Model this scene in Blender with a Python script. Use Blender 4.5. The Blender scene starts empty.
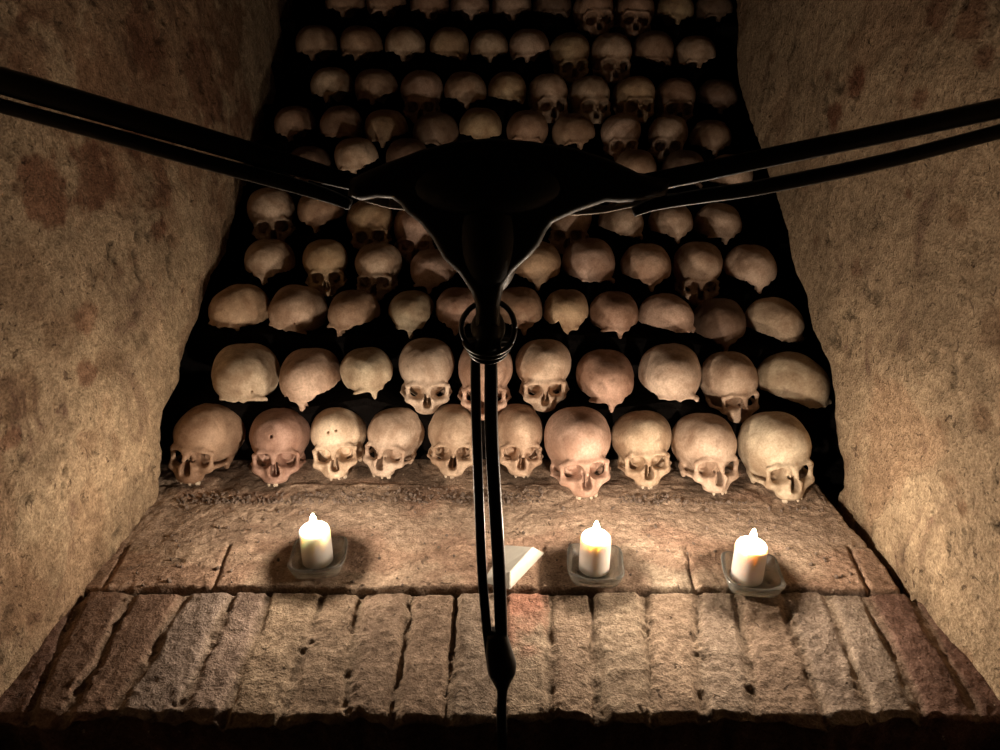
import bpy, bmesh, math, random
import numpy as np
from mathutils import Vector, Matrix, Euler

SC = bpy.context.scene
COL = SC.collection
rnd = random.Random(11)

# ------------------------------------------------------------------ camera model
FPX = 722.0
TH = math.radians(23.0)
CT, ST = math.cos(TH), math.sin(TH)
CAMZ = 0.84


def ray(px, py):
    u = (px - 500) / FPX
    v = (py - 375) / FPX
    return np.array([u, CT - v * ST, -ST - v * CT])


def at_fwd(px, py, fwd):            # point seen at a pixel, on the upright plane y = fwd
    d = ray(px, py)
    return np.array([0, 0, CAMZ]) + d * (fwd / d[1])


def at_z(px, py, z):                # point seen at a pixel, on the level plane at height z
    d = ray(px, py)
    return np.array([0, 0, CAMZ]) + d * ((z - CAMZ) / d[2])


def at_x(px, py, x):                # point seen at a pixel, on the side wall plane
    d = ray(px, py)
    return np.array([0, 0, CAMZ]) + d * (x / d[0])


cam = bpy.data.cameras.new('camera')
cam.sensor_width = 36
cam.lens = FPX / 1000 * 36
cam.clip_start = 0.02
cam.clip_end = 30
camo = bpy.data.objects.new('camera', cam)
COL.objects.link(camo)
camo.location = (0, 0, CAMZ)
camo.rotation_euler = (math.pi / 2 - TH, 0, 0)
SC.camera = camo

# ------------------------------------------------------------------ helpers


def hash3(ix, iy, iz, seed):
    n = (ix * 374761393 + iy * 668265263 + iz * 2147483647 + seed * 1442695041) & 0xFFFFFFFF
    n = ((n ^ (n >> 13)) * 1274126177) & 0xFFFFFFFF
    n = ((n ^ (n >> 16)) * 2246822519) & 0xFFFFFFFF
    n = n ^ (n >> 15)
    return n.astype(np.float64) / 4294967295.0


def vnoise(x, y, z, seed=0):        # value noise in [-1, 1]
    x, y, z = np.broadcast_arrays(x, y, z)
    fx, fy, fz = np.floor(x), np.floor(y), np.floor(z)
    ix, iy, iz = fx.astype(np.int64), fy.astype(np.int64), fz.astype(np.int64)
    tx, ty, tz = x - fx, y - fy, z - fz
    tx = tx * tx * (3 - 2 * tx)
    ty = ty * ty * (3 - 2 * ty)
    tz = tz * tz * (3 - 2 * tz)
    r = 0
    for a in (0, 1):
        wa = tx if a else 1 - tx
        for b in (0, 1):
            wb = ty if b else 1 - ty
            for c in (0, 1):
                wc = tz if c else 1 - tz
                r = r + wa * wb * wc * hash3(ix + a, iy + b, iz + c, seed)
    return r * 2 - 1


def fbm(x, y, z, seed=0, octs=4, gain=0.5):
    r, a = 0, 1.0
    for o in range(octs):
        r = r + a * vnoise(x, y, z, seed + o * 17)
        x, y, z, a = x * 2.03, y * 2.03, z * 2.03, a * gain
    return r


def sstep(a, b, x):
    t = np.clip((x - a) / (b - a), 0, 1)
    return t * t * (3 - 2 * t)


def mesh_np(name, V, Q, smooth=True):
    me = bpy.data.meshes.new(name)
    V = np.asarray(V, dtype=np.float32)
    Q = np.asarray(Q, dtype=np.int32)
    k = Q.shape[1]
    me.vertices.add(len(V))
    me.vertices.foreach_set('co', V.ravel())
    me.loops.add(Q.size)
    me.loops.foreach_set('vertex_index', Q.ravel())
    me.polygons.add(len(Q))
    me.polygons.foreach_set('loop_start', np.arange(0, Q.size, k, dtype=np.int32))
    me.polygons.foreach_set('use_smooth', np.full(len(Q), smooth))
    me.update(calc_edges=True)
    me.validate()
    return me


def obj(name, me, mat=None, parent=None):
    o = bpy.data.objects.new(name, me)
    COL.objects.link(o)
    if mat and me is not None:
        me.materials.clear()
        me.materials.append(mat)
    if parent:
        o.parent = parent
    return o


def tag(o, label, cat, group=None, kind=None):
    o['label'] = label
    o['category'] = cat
    if group:
        o['group'] = group
    if kind:
        o['kind'] = kind
    return o


def struct(name, me, mat):
    o = obj(name, me, mat)
    o['kind'] = 'structure'
    return o


def empty(name, loc, rz=0):
    o = bpy.data.objects.new(name, None)
    COL.objects.link(o)
    o.location = loc
    o.rotation_euler = (0, 0, rz)
    o.empty_display_size = 0.03
    return o


def grid_faces(nr, nc, flip=False, off=0):
    i = np.arange(nr - 1)[:, None] * nc + np.arange(nc - 1)[None, :]
    q = np.stack([i, i + 1, i + nc + 1, i + nc], -1).reshape(-1, 4) + off
    return q[:, ::-1] if flip else q


def bm_mesh(name, bm, smooth=True):
    bmesh.ops.recalc_face_normals(bm, faces=bm.faces)
    me = bpy.data.meshes.new(name)
    bm.to_mesh(me)
    bm.free()
    if smooth:
        me.polygons.foreach_set('use_smooth', [True] * len(me.polygons))
    return me


def catmull(P, n=8):
    P = [np.asarray(p, float) for p in P]
    Q = [2 * P[0] - P[1]] + P + [2 * P[-1] - P[-2]]
    out = []
    for i in range(1, len(Q) - 2):
        for k in range(n):
            t = k / n
            a, b, c, d = Q[i - 1], Q[i], Q[i + 1], Q[i + 2]
            out.append(0.5 * (2 * b + (c - a) * t + (2 * a - 5 * b + 4 * c - d) * t * t
                              + (3 * b - a - 3 * c + d) * t ** 3))
    out.append(P[-1])
    return np.array(out)


def add_tube(bm, P, R, seg=12, aspect=1.0, sq=2.0, up=(0, 1, 0)):
    """sweep a (super)elliptic section along P; aspect scales the section along `up`."""
    P = np.asarray(P, float)
    n = len(P)
    R = np.atleast_1d(R)
    if len(R) != n:
        R = np.interp(np.linspace(0, 1, n), np.linspace(0, 1, len(R)), R)
    up = np.array(up, float)
    rings = []
    for i in range(n):
        t = P[min(i + 1, n - 1)] - P[max(i - 1, 0)]
        t /= np.linalg.norm(t) + 1e-12
        b = up - t * np.dot(up, t)
        b /= np.linalg.norm(b) + 1e-12
        s = np.cross(t, b)
        ring = []
        for k in range(seg):
            a = 2 * math.pi * k / seg
            c, d = math.cos(a), math.sin(a)
            c = math.copysign(abs(c) ** (2 / sq), c)
            d = math.copysign(abs(d) ** (2 / sq), d)
            ring.append(bm.verts.new(P[i] + R[i] * (c * s + d * aspect * b)))
        rings.append(ring)
    for i in range(n - 1):
        for k in range(seg):
            bm.faces.new((rings[i][k], rings[i][(k + 1) % seg], rings[i + 1][(k + 1) % seg], rings[i + 1][k]))
    bm.faces.new(rings[0][::-1])
    bm.faces.new(rings[-1])


def add_lathe(bm, prof, seg=32, mtx=None):
    rings = []
    for r, z in prof:
        if r < 1e-6:
            v = Vector((0, 0, z))
            rings.append([bm.verts.new(mtx @ v if mtx else v)])
        else:
            ring = []
            for k in range(seg):
                a = 2 * math.pi * k / seg
                v = Vector((r * math.cos(a), r * math.sin(a), z))
                ring.append(bm.verts.new(mtx @ v if mtx else v))
            rings.append(ring)
    for A, B in zip(rings, rings[1:]):
        for k in range(seg):
            a0, a1 = A[k % len(A)], A[(k + 1) % len(A)]
            b0, b1 = B[k % len(B)], B[(k + 1) % len(B)]
            vs = []
            for v in (a0, a1, b1, b0):
                if v not in vs:
                    vs.append(v)
            if len(vs) > 2:
                bm.faces.new(vs)


# ------------------------------------------------------------------ materials


class NT:
    def __init__(self, name):
        m = bpy.data.materials.new(name)
        m.use_nodes = True
        self.m = m
        self.t = m.node_tree
        self.b = self.t.nodes['Principled BSDF']

    def n(self, typ, **kw):
        nd = self.t.nodes.new(typ)
        for k, v in kw.items():
            if k.startswith('_'):
                setattr(nd, k[1:], v)
            else:
                nd.inputs[k.replace('__', ' ')].default_value = v
        return nd

    def l(self, a, b):
        self.t.links.new(a, b)

    def noise(self, scale, detail=4, rough=0.55, coord=None, dist=0.0):
        nd = self.n('ShaderNodeTexNoise', Scale=scale, Detail=detail, Roughness=rough, Distortion=dist)
        if coord is not None:
            self.l(coord, nd.inputs['Vector'])
        return nd.outputs['Fac']

    def ramp(self, fac, stops):
        nd = self.n('ShaderNodeValToRGB')
        el = nd.color_ramp.elements
        while len(el) < len(stops):
            el.new(0.5)
        for e, (p, c) in zip(el, stops):
            e.position = p
            e.color = (c, c, c, 1) if isinstance(c, (int, float)) else (*c, 1)
        self.l(fac, nd.inputs['Fac'])
        return nd.outputs['Color']

    def mix(self, fac, a, b, mode='MIX'):
        nd = self.n('ShaderNodeMix', _data_type='RGBA', _blend_type=mode)
        for sock, v in ((nd.inputs['Factor'], fac), (nd.inputs['A'], a), (nd.inputs['B'], b)):
            if isinstance(v, (int, float)):
                sock.default_value = v
            elif isinstance(v, tuple):
                sock.default_value = (*v, 1)
            else:
                self.l(v, sock)
        # the RGBA sockets
        for nm, v in (('A', a), ('B', b)):
            s = [i for i in nd.inputs if i.name == nm and i.type == 'RGBA'][0]
            if isinstance(v, tuple):
                s.default_value = (*v, 1)
            elif not isinstance(v, (int, float)):
                self.l(v, s)
        f = [i for i in nd.inputs if i.name == 'Factor' and i.type == 'VALUE'][0]
        if isinstance(fac, (int, float)):
            f.default_value = fac
        else:
            self.l(fac, f)
        return [o for o in nd.outputs if o.type == 'RGBA'][0]

    def math(self, op, a, b=0.0):
        nd = self.n('ShaderNodeMath', _operation=op)
        for i, v in enumerate((a, b)):
            if isinstance(v, (int, float)):
                nd.inputs[i].default_value = v
            else:
                self.l(v, nd.inputs[i])
        return nd.outputs[0]

    def bump(self, h, strength, dist, prev=None):
        nd = self.n('ShaderNodeBump', Strength=strength, Distance=dist)
        self.l(h, nd.inputs['Height'])
        if prev is not None:
            self.l(prev, nd.inputs['Normal'])
        self.l(nd.outputs['Normal'], self.b.inputs['Normal'])
        return nd.outputs['Normal']


def mat_plaster(name, base, stain, seed):
    k = NT(name)
    tc = k.n('ShaderNodeTexCoord').outputs['Object']
    mp = k.n('ShaderNodeMapping')
    mp.inputs['Location'].default_value = (seed, seed * 1.7, 0)
    k.l(tc, mp.inputs['Vector'])
    c = mp.outputs['Vector']
    big = k.noise(3.2, 5, 0.6, c, 0.4)
    mid = k.noise(11, 6, 0.65, c, 0.6)
    fine = k.noise(60, 5, 0.7, c)
    grit = k.noise(230, 3, 0.6, c)
    col = k.mix(k.ramp(mid, [(0.36, 0.0), (0.62, 1.0)]), tuple(x * 0.74 for x in base), base)
    col = k.mix(k.ramp(big, [(0.40, 0.0), (0.62, 0.55)]), col, tuple(min(1, x * 1.22) for x in base))
    st = k.math('MULTIPLY', k.ramp(k.noise(7.5, 5, 0.6, c, 1.0), [(0.58, 0.0), (0.68, 1.0)]),
                k.ramp(fine, [(0.35, 0.3), (0.6, 1.0)]))
    col = k.mix(k.math('MULTIPLY', st, 0.8), col, stain)
    pit = k.ramp(k.noise(62, 4, 0.6, c, 1.0), [(0.62, 0.0), (0.69, 1.0)])
    col = k.mix(k.math('MULTIPLY', pit, 0.7), col, tuple(x * 0.5 for x in stain))
    att = k.n('ShaderNodeAttribute')
    att.attribute_name = 'tint'
    col = k.mix(1.0, col, att.outputs['Color'], 'MULTIPLY')
    col = k.mix(1.0, col, k.mix(k.ramp(fine, [(0.34, 0.0), (0.66, 1.0)]), (0.68, 0.64, 0.60), (1.25, 1.25, 1.24)), 'MULTIPLY')
    col = k.mix(1.0, col, k.mix(k.ramp(grit, [(0.34, 0.0), (0.66, 1.0)]), (0.70, 0.67, 0.63), (1.25, 1.25, 1.24)), 'MULTIPLY')
    k.l(col, k.b.inputs['Base Color'])
    k.b.inputs['Roughness'].default_value = 0.93
    k.b.inputs['Specular IOR Level'].default_value = 0.2
    b = k.bump(mid, 0.25, 0.012)
    b = k.bump(fine, 0.9, 0.010, b)
    b = k.bump(k.math('MULTIPLY', pit, -1.0), 0.7, 0.005, b)
    k.bump(grit, 0.8, 0.004, b)
    return k.m


def mat_brick(name):
    k = NT(name)
    c = k.n('ShaderNodeTexCoord').outputs['Object']
    att = k.n('ShaderNodeAttribute')
    att.attribute_name = 'tint'
    mid = k.noise(18, 6, 0.65, c, 0.5)
    fine = k.noise(75, 5, 0.7, c)
    grit = k.noise(260, 3, 0.6, c)
    m = k.mix(k.ramp(mid, [(0.34, 0.0), (0.66, 1.0)]), (0.66, 0.62, 0.59), (1.14, 1.12, 1.09))
    col = k.mix(1.0, att.outputs['Color'], m, 'MULTIPLY')
    pit = k.ramp(k.noise(48, 4, 0.62, c, 1.0), [(0.63, 0.0), (0.70, 1.0)])
    col = k.mix(k.math('MULTIPLY', pit, 0.65), col, (0.05, 0.035, 0.028))
    lime = k.ramp(k.noise(95, 3, 0.6, c), [(0.68, 0.0), (0.74, 1.0)])
    col = k.mix(k.math('MULTIPLY', lime, 0.55), col, (0.62, 0.55, 0.46))
    col = k.mix(1.0, col, k.mix(k.ramp(fine, [(0.34, 0.0), (0.66, 1.0)]), (0.66, 0.62, 0.58), (1.25, 1.25, 1.24)), 'MULTIPLY')
    col = k.mix(1.0, col, k.mix(k.ramp(grit, [(0.34, 0.0), (0.66, 1.0)]), (0.70, 0.67, 0.63), (1.25, 1.25, 1.24)), 'MULTIPLY')
    k.l(col, k.b.inputs['Base Color'])
    k.b.inputs['Roughness'].default_value = 0.92
    k.b.inputs['Specular IOR Level'].default_value = 0.2
    b = k.bump(mid, 0.4, 0.008)
    b = k.bump(fine, 0.8, 0.007, b)
    b = k.bump(k.math('MULTIPLY', pit, -1.0), 0.8, 0.004, b)
    k.bump(grit, 0.7, 0.003, b)
    return k.m


def mat_bone():
    k = NT('old_bone')
    oi = k.n('ShaderNodeObjectInfo')
    tc = k.n('ShaderNodeTexCoord').outputs['Object']
    off = k.n('ShaderNodeVectorMath', _operation='ADD')
    sc = k.n('ShaderNodeVectorMath', _operation='SCALE')
    k.l(oi.outputs['Location'], sc.inputs[0])
    sc.inputs['Scale'].default_value = 7.3
    k.l(tc, off.inputs[0])
    k.l(sc.outputs[0], off.inputs[1])
    c = off.outputs[0]
    big = k.noise(14, 4, 0.6, c, 0.4)
    mid = k.noise(45, 5, 0.65, c)
    fine = k.noise(210, 4, 0.6, c)
    col = k.mix(k.ramp(big, [(0.36, 0.0), (0.64, 1.0)]), (0.60, 0.50, 0.43), (1.12, 1.08, 1.03))
    col = k.mix(1.0, oi.outputs['Color'], col, 'MULTIPLY')
    blot = k.math('MULTIPLY', k.ramp(k.noise(26, 5, 0.6, c, 0.8), [(0.58, 0.0), (0.70, 1.0)]), 0.45)
    col = k.mix(blot, col, (0.17, 0.10, 0.07))
    col = k.mix(k.math('MULTIPLY', k.ramp(mid, [(0.4, 0.5), (0.6, 0.0)]), 0.45), col, (0.24, 0.16, 0.11))
    col = k.mix(1.0, col, k.mix(k.ramp(fine, [(0.3, 0.0), (0.7, 1.0)]), (0.80, 0.77, 0.74), (1.14, 1.14, 1.14)), 'MULTIPLY')
    spk = k.ramp(k.noise(150, 3, 0.7, c), [(0.67, 0.0), (0.73, 0.6)])
    col = k.mix(spk, col, (0.10, 0.065, 0.05))
    k.l(col, k.b.inputs['Base Color'])
    k.b.inputs['Roughness'].default_value = 0.62
    k.b.inputs['Specular IOR Level'].default_value = 0.3
    b = k.bump(mid, 0.35, 0.004)
    k.bump(fine, 0.4, 0.0012, b)
    return k.m


def mat_simple(name, colr, rough=0.6, metal=0.0, spec=0.5, bump=None):
    k = NT(name)
    k.b.inputs['Base Color'].default_value = (*colr, 1)
    k.b.inputs['Roughness'].default_value = rough
    k.b.inputs['Metallic'].default_value = metal
    k.b.inputs['Specular IOR Level'].default_value = spec
    c = k.n('ShaderNodeTexCoord').outputs['Object']
    if bump:
        s, st, d = bump
        f = k.noise(s, 4, 0.6, c)
        k.bump(f, st, d)
        k.l(k.mix(f, tuple(x * 0.7 for x in colr), tuple(min(1, x * 1.25) for x in colr)), k.b.inputs['Base Color'])
    return k.m


M_BONE = mat_bone()
M_TOOTH = mat_simple('tooth_enamel', (0.56, 0.46, 0.35), 0.4, 0, 0.5, (120, 0.2, 0.001))
M_WALL_L = mat_plaster('rough_plaster', (0.375, 0.287, 0.196), (0.105, 0.055, 0.042), 0.0)
M_WALL_R = mat_plaster('rough_plaster_speckled', (0.375, 0.287, 0.196), (0.105, 0.055, 0.042), 4.3)
M_BRICK = mat_brick('worn_brick')
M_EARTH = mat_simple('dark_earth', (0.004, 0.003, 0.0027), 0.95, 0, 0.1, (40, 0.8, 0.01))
M_IRON = mat_simple('black_iron', (0.007, 0.0063, 0.0056), 0.42, 0.0, 0.5, (70, 0.35, 0.002))
M_RIM_LIT = mat_simple('rim_lit_iron', (0.42, 0.37, 0.31), 0.42, 0.35, 0.5, (90, 0.3, 0.0015))  # pale copy of the black iron; candle rim light painted into its colour
M_WICK = mat_simple('charred_wick', (0.02, 0.016, 0.012), 0.9, 0, 0.2, (300, 0.3, 0.0005))
M_CARD = mat_simple('white_card', (0.60, 0.585, 0.53), 0.7, 0, 0.3, (40, 0.08, 0.0008))
M_RUBBLE = mat_simple('mortar_crumbs', (0.17, 0.13, 0.105), 0.95, 0, 0.2, (90, 0.5, 0.002))

k = NT('clear_glass')
k.b.inputs['Base Color'].default_value = (0.92, 0.94, 0.89, 1)
k.b.inputs['Roughness'].default_value = 0.16
k.b.inputs['IOR'].default_value = 1.46
k.b.inputs['Transmission Weight'].default_value = 0.86
f = k.noise(35, 3, 0.5, k.n('ShaderNodeTexCoord').outputs['Object'])
k.bump(f, 0.12, 0.002)
M_GLASS = k.m


def mat_wax(name, colr, rad):
    k = NT(name)
    f = k.noise(30, 3, 0.5, k.n('ShaderNodeTexCoord').outputs['Object'])
    k.l(k.mix(f, tuple(x * 0.95 for x in colr), colr), k.b.inputs['Base Color'])
    k.b.inputs['Roughness'].default_value = 0.5
    k.b.inputs['Subsurface Weight'].default_value = 1.0
    k.b.inputs['Subsurface Radius'].default_value = rad
    k.b.inputs['Subsurface Scale'].default_value = 1.0
    return k.m


M_WAX = mat_wax('cream_wax', (0.86, 0.83, 0.78), (0.013, 0.012, 0.0105))
M_WAX_PINK = mat_wax('blush_wax', (0.86, 0.79, 0.74), (0.013, 0.0112, 0.0095))

FLAME_L = 2450.0
k = NT('flame_glow')
nt = k.t
nt.nodes.remove(k.b)
em = k.n('ShaderNodeEmission')
em.inputs['Color'].default_value = (1.0, 0.805, 0.615, 1)
em.inputs['Strength'].default_value = FLAME_L
gz = k.n('ShaderNodeSeparateXYZ')
k.l(k.n('ShaderNodeTexCoord').outputs['Generated'], gz.inputs[0])
k.l(k.math('MULTIPLY', k.ramp(gz.outputs['Z'], [(0.0, 0.10), (0.22, 0.35), (0.5, 1.0)]), FLAME_L), em.inputs['Strength'])
k.l(em.outputs[0], nt.nodes['Material Output'].inputs['Surface'])
M_FLAME = k.m

# ------------------------------------------------------------------ skull modelling (distance field + surface nets)


def surface_nets(F, org, h):
    ins = F < 0
    nx, ny, nz = F.shape
    corner = [(a, b, c) for a in (0, 1) for b in (0, 1) for c in (0, 1)]
    s = np.zeros((nx - 1, ny - 1, nz - 1), int)
    for a, b, c in corner:
        s += ins[a:nx - 1 + a, b:ny - 1 + b, c:nz - 1 + c]
    act = (s > 0) & (s < 8)
    I = np.argwhere(act)
    idx = -np.ones(act.shape, int)
    idx[act] = np.arange(len(I))
    acc = np.zeros((len(I), 3))
    cnt = np.zeros(len(I))
    edges = [(p, q) for p in corner for q in corner if sum(q[i] - p[i] for i in range(3)) == 1
             and all(q[i] >= p[i] for i in range(3))]
    for p, q in edges:
        fp = F[I[:, 0] + p[0], I[:, 1] + p[1], I[:, 2] + p[2]]
        fq = F[I[:, 0] + q[0], I[:, 1] + q[1], I[:, 2] + q[2]]
        m = (fp < 0) != (fq < 0)
        t = fp[m] / (fp[m] - fq[m])
        acc[m] += np.array(p) + t[:, None] * (np.array(q) - np.array(p))
        cnt[m] += 1
    V = (I + acc / cnt[:, None]) * h + org
    quads = []
    for ax in range(3):
        sl0 = [slice(None)] * 3
        sl1 = [slice(None)] * 3
        sl0[ax] = slice(0, -1)
        sl1[ax] = slice(1, None)
        a, b = ins[tuple(sl0)], ins[tuple(sl1)]
        for fl, m in ((False, a & ~b), (True, ~a & b)):
            P = np.argwhere(m)
            u, w = [(1, 2), (2, 0), (0, 1)][ax]
            ok = (P[:, u] > 0) & (P[:, w] > 0) & (P[:, u] < F.shape[u] - 1) & (P[:, w] < F.shape[w] - 1)
            P = P[ok]
            du = np.zeros(3, int)
            du[u] = 1
            dw = np.zeros(3, int)
            dw[w] = 1
            c = [P - du - dw, P - dw, P, P - du]
            q = np.stack([idx[x[:, 0], x[:, 1], x[:, 2]] for x in c], 1)
            quads.append(q[:, ::-1] if fl else q)
    return V, np.concatenate(quads)


def smin(a, b, k):
    h = np.clip(0.5 + 0.5 * (b - a) / k, 0, 1)
    return b * (1 - h) + a * h - k * h * (1 - h)


def smax(a, b, k):
    return -smin(-a, -b, k)


def skull_mesh(name, seed, h=0.0024, length=1.0, width=1.0, height=1.0, holes=(), cut=None, brow=1.0,
               jag=None, nose=1.0, vcut=None):
    r = random.Random(seed)
    lo = np.array([-0.085, -0.112, -0.072])
    hi = np.array([0.085, 0.112, 0.128])
    n = np.ceil((hi - lo) / h).astype(int)
    X, Y, Z = np.meshgrid(*[lo[i] + h * np.arange(n[i]) for i in range(3)], indexing='ij')
    # individual asymmetry
    x = X + 0.0022 * vnoise(X * 22, Y * 22, Z * 22, seed) + 0.0008 * vnoise(X * 70, Y * 70, Z * 70, seed + 5)
    y = Y + 0.0022 * vnoise(X * 22, Y * 22, Z * 22, seed + 1) + 0.0008 * vnoise(X * 70, Y * 70, Z * 70, seed + 6)
    z = Z + 0.0020 * vnoise(X * 22, Y * 22, Z * 22, seed + 2) + 0.0008 * vnoise(X * 70, Y * 70, Z * 70, seed + 7)
    sk = (r.uniform(-0.05, 0.05))
    x = x + sk * (z + 0.02)
    ax = np.abs(x)

    def ell(c, rad, xx=None):
        xx = x if xx is None else xx
        q0, q1, q2 = (xx - c[0]) / rad[0], (y - c[1]) / rad[1], (z - c[2]) / rad[2]
        k0 = np.sqrt(q0 * q0 + q1 * q1 + q2 * q2)
        k1 = np.sqrt((q0 / rad[0]) ** 2 + (q1 / rad[1]) ** 2 + (q2 / rad[2]) ** 2)
        return k0 * (k0 - 1) / (k1 + 1e-9)

    def cap(a, b, ra, rb=None, xx=None):
        xx = ax if xx is None else xx
        rb = ra if rb is None else rb
        ba = np.array(b) - np.array(a)
        px_, py_, pz_ = xx - a[0], y - a[1], z - a[2]
        t = np.clip((px_ * ba[0] + py_ * ba[1] + pz_ * ba[2]) / np.dot(ba, ba), 0, 1)
        d = np.sqrt((px_ - t * ba[0]) ** 2 + (py_ - t * ba[1]) ** 2 + (pz_ - t * ba[2]) ** 2)
        return d - (ra + (rb - ra) * t)

    W, L, H = width, length, height
    d = ell((0, 0.012, 0.043), (0.0665 * W, 0.085 * L, 0.069 * H))
    d = smin(d, ell((0.022 * W, 0.022, 0.050), (0.047 * W, 0.062 * L, 0.055 * H), ax), 0.02)   # parietal bosses
    d = smin(d, ell((0, -0.034 * L, 0.048), (0.0545 * W, 0.052 * L, 0.057 * H)), 0.02)         # forehead
    d = smin(d, ell((0, 0.050 * L, 0.025), (0.055 * W, 0.045 * L, 0.048)), 0.02)               # occiput
    d = smin(d, ell((0, 0.020, -0.012), (0.047 * W, 0.058, 0.026)), 0.02)                      # base
    d = smin(d, cap((0.050, 0.012, -0.012), (0.049, 0.008, -0.034), 0.011, 0.006), 0.010)      # mastoid
    # temple hollow
    d = smax(d, -ell((0.070, -0.046, -0.006), (0.019, 0.028, 0.036), ax), 0.010)
    # brow
    d = smin(d, cap((0.004, -0.0815, 0.0195), (0.036, -0.0745, 0.0215), 0.0085 * brow, 0.0075 * brow), 0.010)
    d = smin(d, cap((0.036, -0.0745, 0.0215), (0.0505, -0.058, 0.012), 0.0065, 0.0055), 0.006)
    d = smin(d, cap((0.0505, -0.058, 0.012), (0.0485, -0.060, -0.016), 0.0052, 0.006), 0.005)  # outer rim of socket
    # cheek and arch
    d = smin(d, ell((0.0425, -0.063, -0.0215), (0.0145, 0.0115, 0.0105), ax), 0.007)
    d = smin(d, cap((0.050, -0.055, -0.0215), (0.0635, -0.020, -0.018), 0.0052, 0.004), 0.005)
    d = smin(d, cap((0.0635, -0.020, -0.018), (0.0585, 0.008, -0.011), 0.004, 0.006), 0.005)
    # upper jaw
    d = smin(d, ell((0, -0.058, -0.030), (0.0335, 0.030, 0.024)), 0.008)
    d = smin(d, ell((0, -0.062, -0.047), (0.0300, 0.0265, 0.0130)), 0.006)
    d = smin(d, cap((0.042, -0.064, -0.022), (0.024, -0.071, -0.034), 0.008, 0.010), 0.007)
    d = smin(d, cap((0.0175, -0.076, -0.030), (0.0095, -0.081, 0.010), 0.0075, 0.0058), 0.006)  # beside the nose
    d = smin(d, cap((0, -0.082, 0.014), (0, -0.0915 * nose, -0.005), 0.0062, 0.0048), 0.006)    # nasal bones
    # hollow of the palate and canine fossa
    d = smax(d, -ell((0, -0.056, -0.060), (0.0175, 0.022, 0.014)), 0.004)
    d = smax(d, -ell((0.029, -0.086, -0.031), (0.010, 0.012, 0.010), ax), 0.008)
    # eye sockets: rounded, slightly drooping squares
    cx, cz = 0.0300, 0.0005
    u = (ax - cx) + 0.20 * (z - cz) * 0
    wv = (z - cz) + 0.13 * (ax - cx)
    depth = np.clip((y + 0.092) / 0.060, -1, 1.2)
    sx = 0.0214 * (1 - 0.45 * np.clip(depth, 0, 1.2) ** 2)
    sz = 0.0190 * (1 - 0.45 * np.clip(depth, 0, 1.2) ** 2)
    uu = (u + 0.008 * np.clip(depth, 0, 1.2)) / sx
    vv = wv / sz
    rr = (np.abs(uu) ** 2.8 + np.abs(vv) ** 2.8) ** (1 / 2.8)
    orb = np.maximum((rr - 1) * 0.5 * (sx + sz), (y + 0.030))
    d = smax(d, -orb, 0.0035)
    # nasal opening, pear shaped
    nz = np.clip((z + 0.038) / 0.034, 0, 1)
    nw = 0.0136 - 0.0085 * nz ** 1.2
    na = np.maximum(np.maximum(ax - nw, np.abs(z + 0.0215) - 0.0165), y + 0.040)
    na = smax(na, np.sqrt((ax / 0.0135) ** 2 + ((z + 0.0225) / 0.0185) ** 2) * 0.014 - 0.014, 0.004)
    d = smax(d, -na, 0.003)
    sep = np.maximum(np.maximum(np.abs(x - 0.001) - 0.0013, np.abs(z + 0.022) - 0.018), np.abs(y + 0.054) - 0.010)
    d = smin(d, sep, 0.002)
    # hollow braincase with a foramen at the base
    d = smax(d, -cap((0, 0.024, -0.06), (0, 0.024, 0.02), 0.016, 0.016, x), 0.004)
    for hx, hy, hz, hr in holes:
        d = np.maximum(d, -(np.sqrt((x - hx) ** 2 + (z - hz) ** 2) - hr + np.maximum(0, y + 0.05) * 1.0))
    if cut is not None:                      # broken away below an irregular line
        nxv, nyv, nzv, off = cut
        pl = nxv * x + nyv * y + nzv * z - off
        if vcut is not None:
            pl = pl + vcut[1] * np.minimum(np.maximum(np.abs(x - vcut[0]) - 0.006, 0), vcut[2])
        pl = pl + 0.004 * vnoise(X * 60, Y * 60, Z * 0, seed + 9) + 0.002 * vnoise(X * 170, Y * 170, Z * 0, seed + 10)
        d = smax(d, pl, 0.002)
        d = smax(d, -ell((0, 0.010, 0.030), (0.058 * W, 0.077 * L, 0.060 * H)), 0.002)
    if jag is not None:                      # a broken hole with straight sides
        jx, jz, js = jag
        tri = np.maximum.reduce([(x - jx) * 0.86 + (z - jz) * 0.5 - js, -(x - jx) * 0.86 + (z - jz) * 0.5 - js,
                                 -(z - jz) - js])
        d = smax(d, -np.maximum(tri, y + 0.02), 0.002)
    V, Q = surface_nets(d, lo, h)
    # keep only the largest connected piece
    par = np.arange(len(V))
    E = np.concatenate([Q[:, [0, 1]], Q[:, [1, 2]], Q[:, [2, 3]]])
    for _ in range(400):
        a, b = par[E[:, 0]], par[E[:, 1]]
        m = np.minimum(a, b)
        new = par.copy()
        np.minimum.at(new, E[:, 0], m)
        np.minimum.at(new, E[:, 1], m)
        new = np.minimum(new, new[new])
        if (new == par).all():
            break
        par = new
    ids, cn = np.unique(par, return_counts=True)
    keep = par == ids[np.argmax(cn)]
    remap = np.cumsum(keep) - 1
    Q = remap[Q[keep[Q].all(1)]]
    V = V[keep]
    # light smoothing
    for _ in range(2):
        S = np.zeros_like(V)
        C = np.zeros(len(V))
        for a, b in ((0, 1), (1, 2), (2, 3), (3, 0)):
            np.add.at(S, Q[:, a], V[Q[:, b]])
            np.add.at(C, Q[:, a], 1)
        V = V * 0.5 + 0.5 * S / C[:, None]
    return mesh_np(name, V, Q), V


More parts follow.
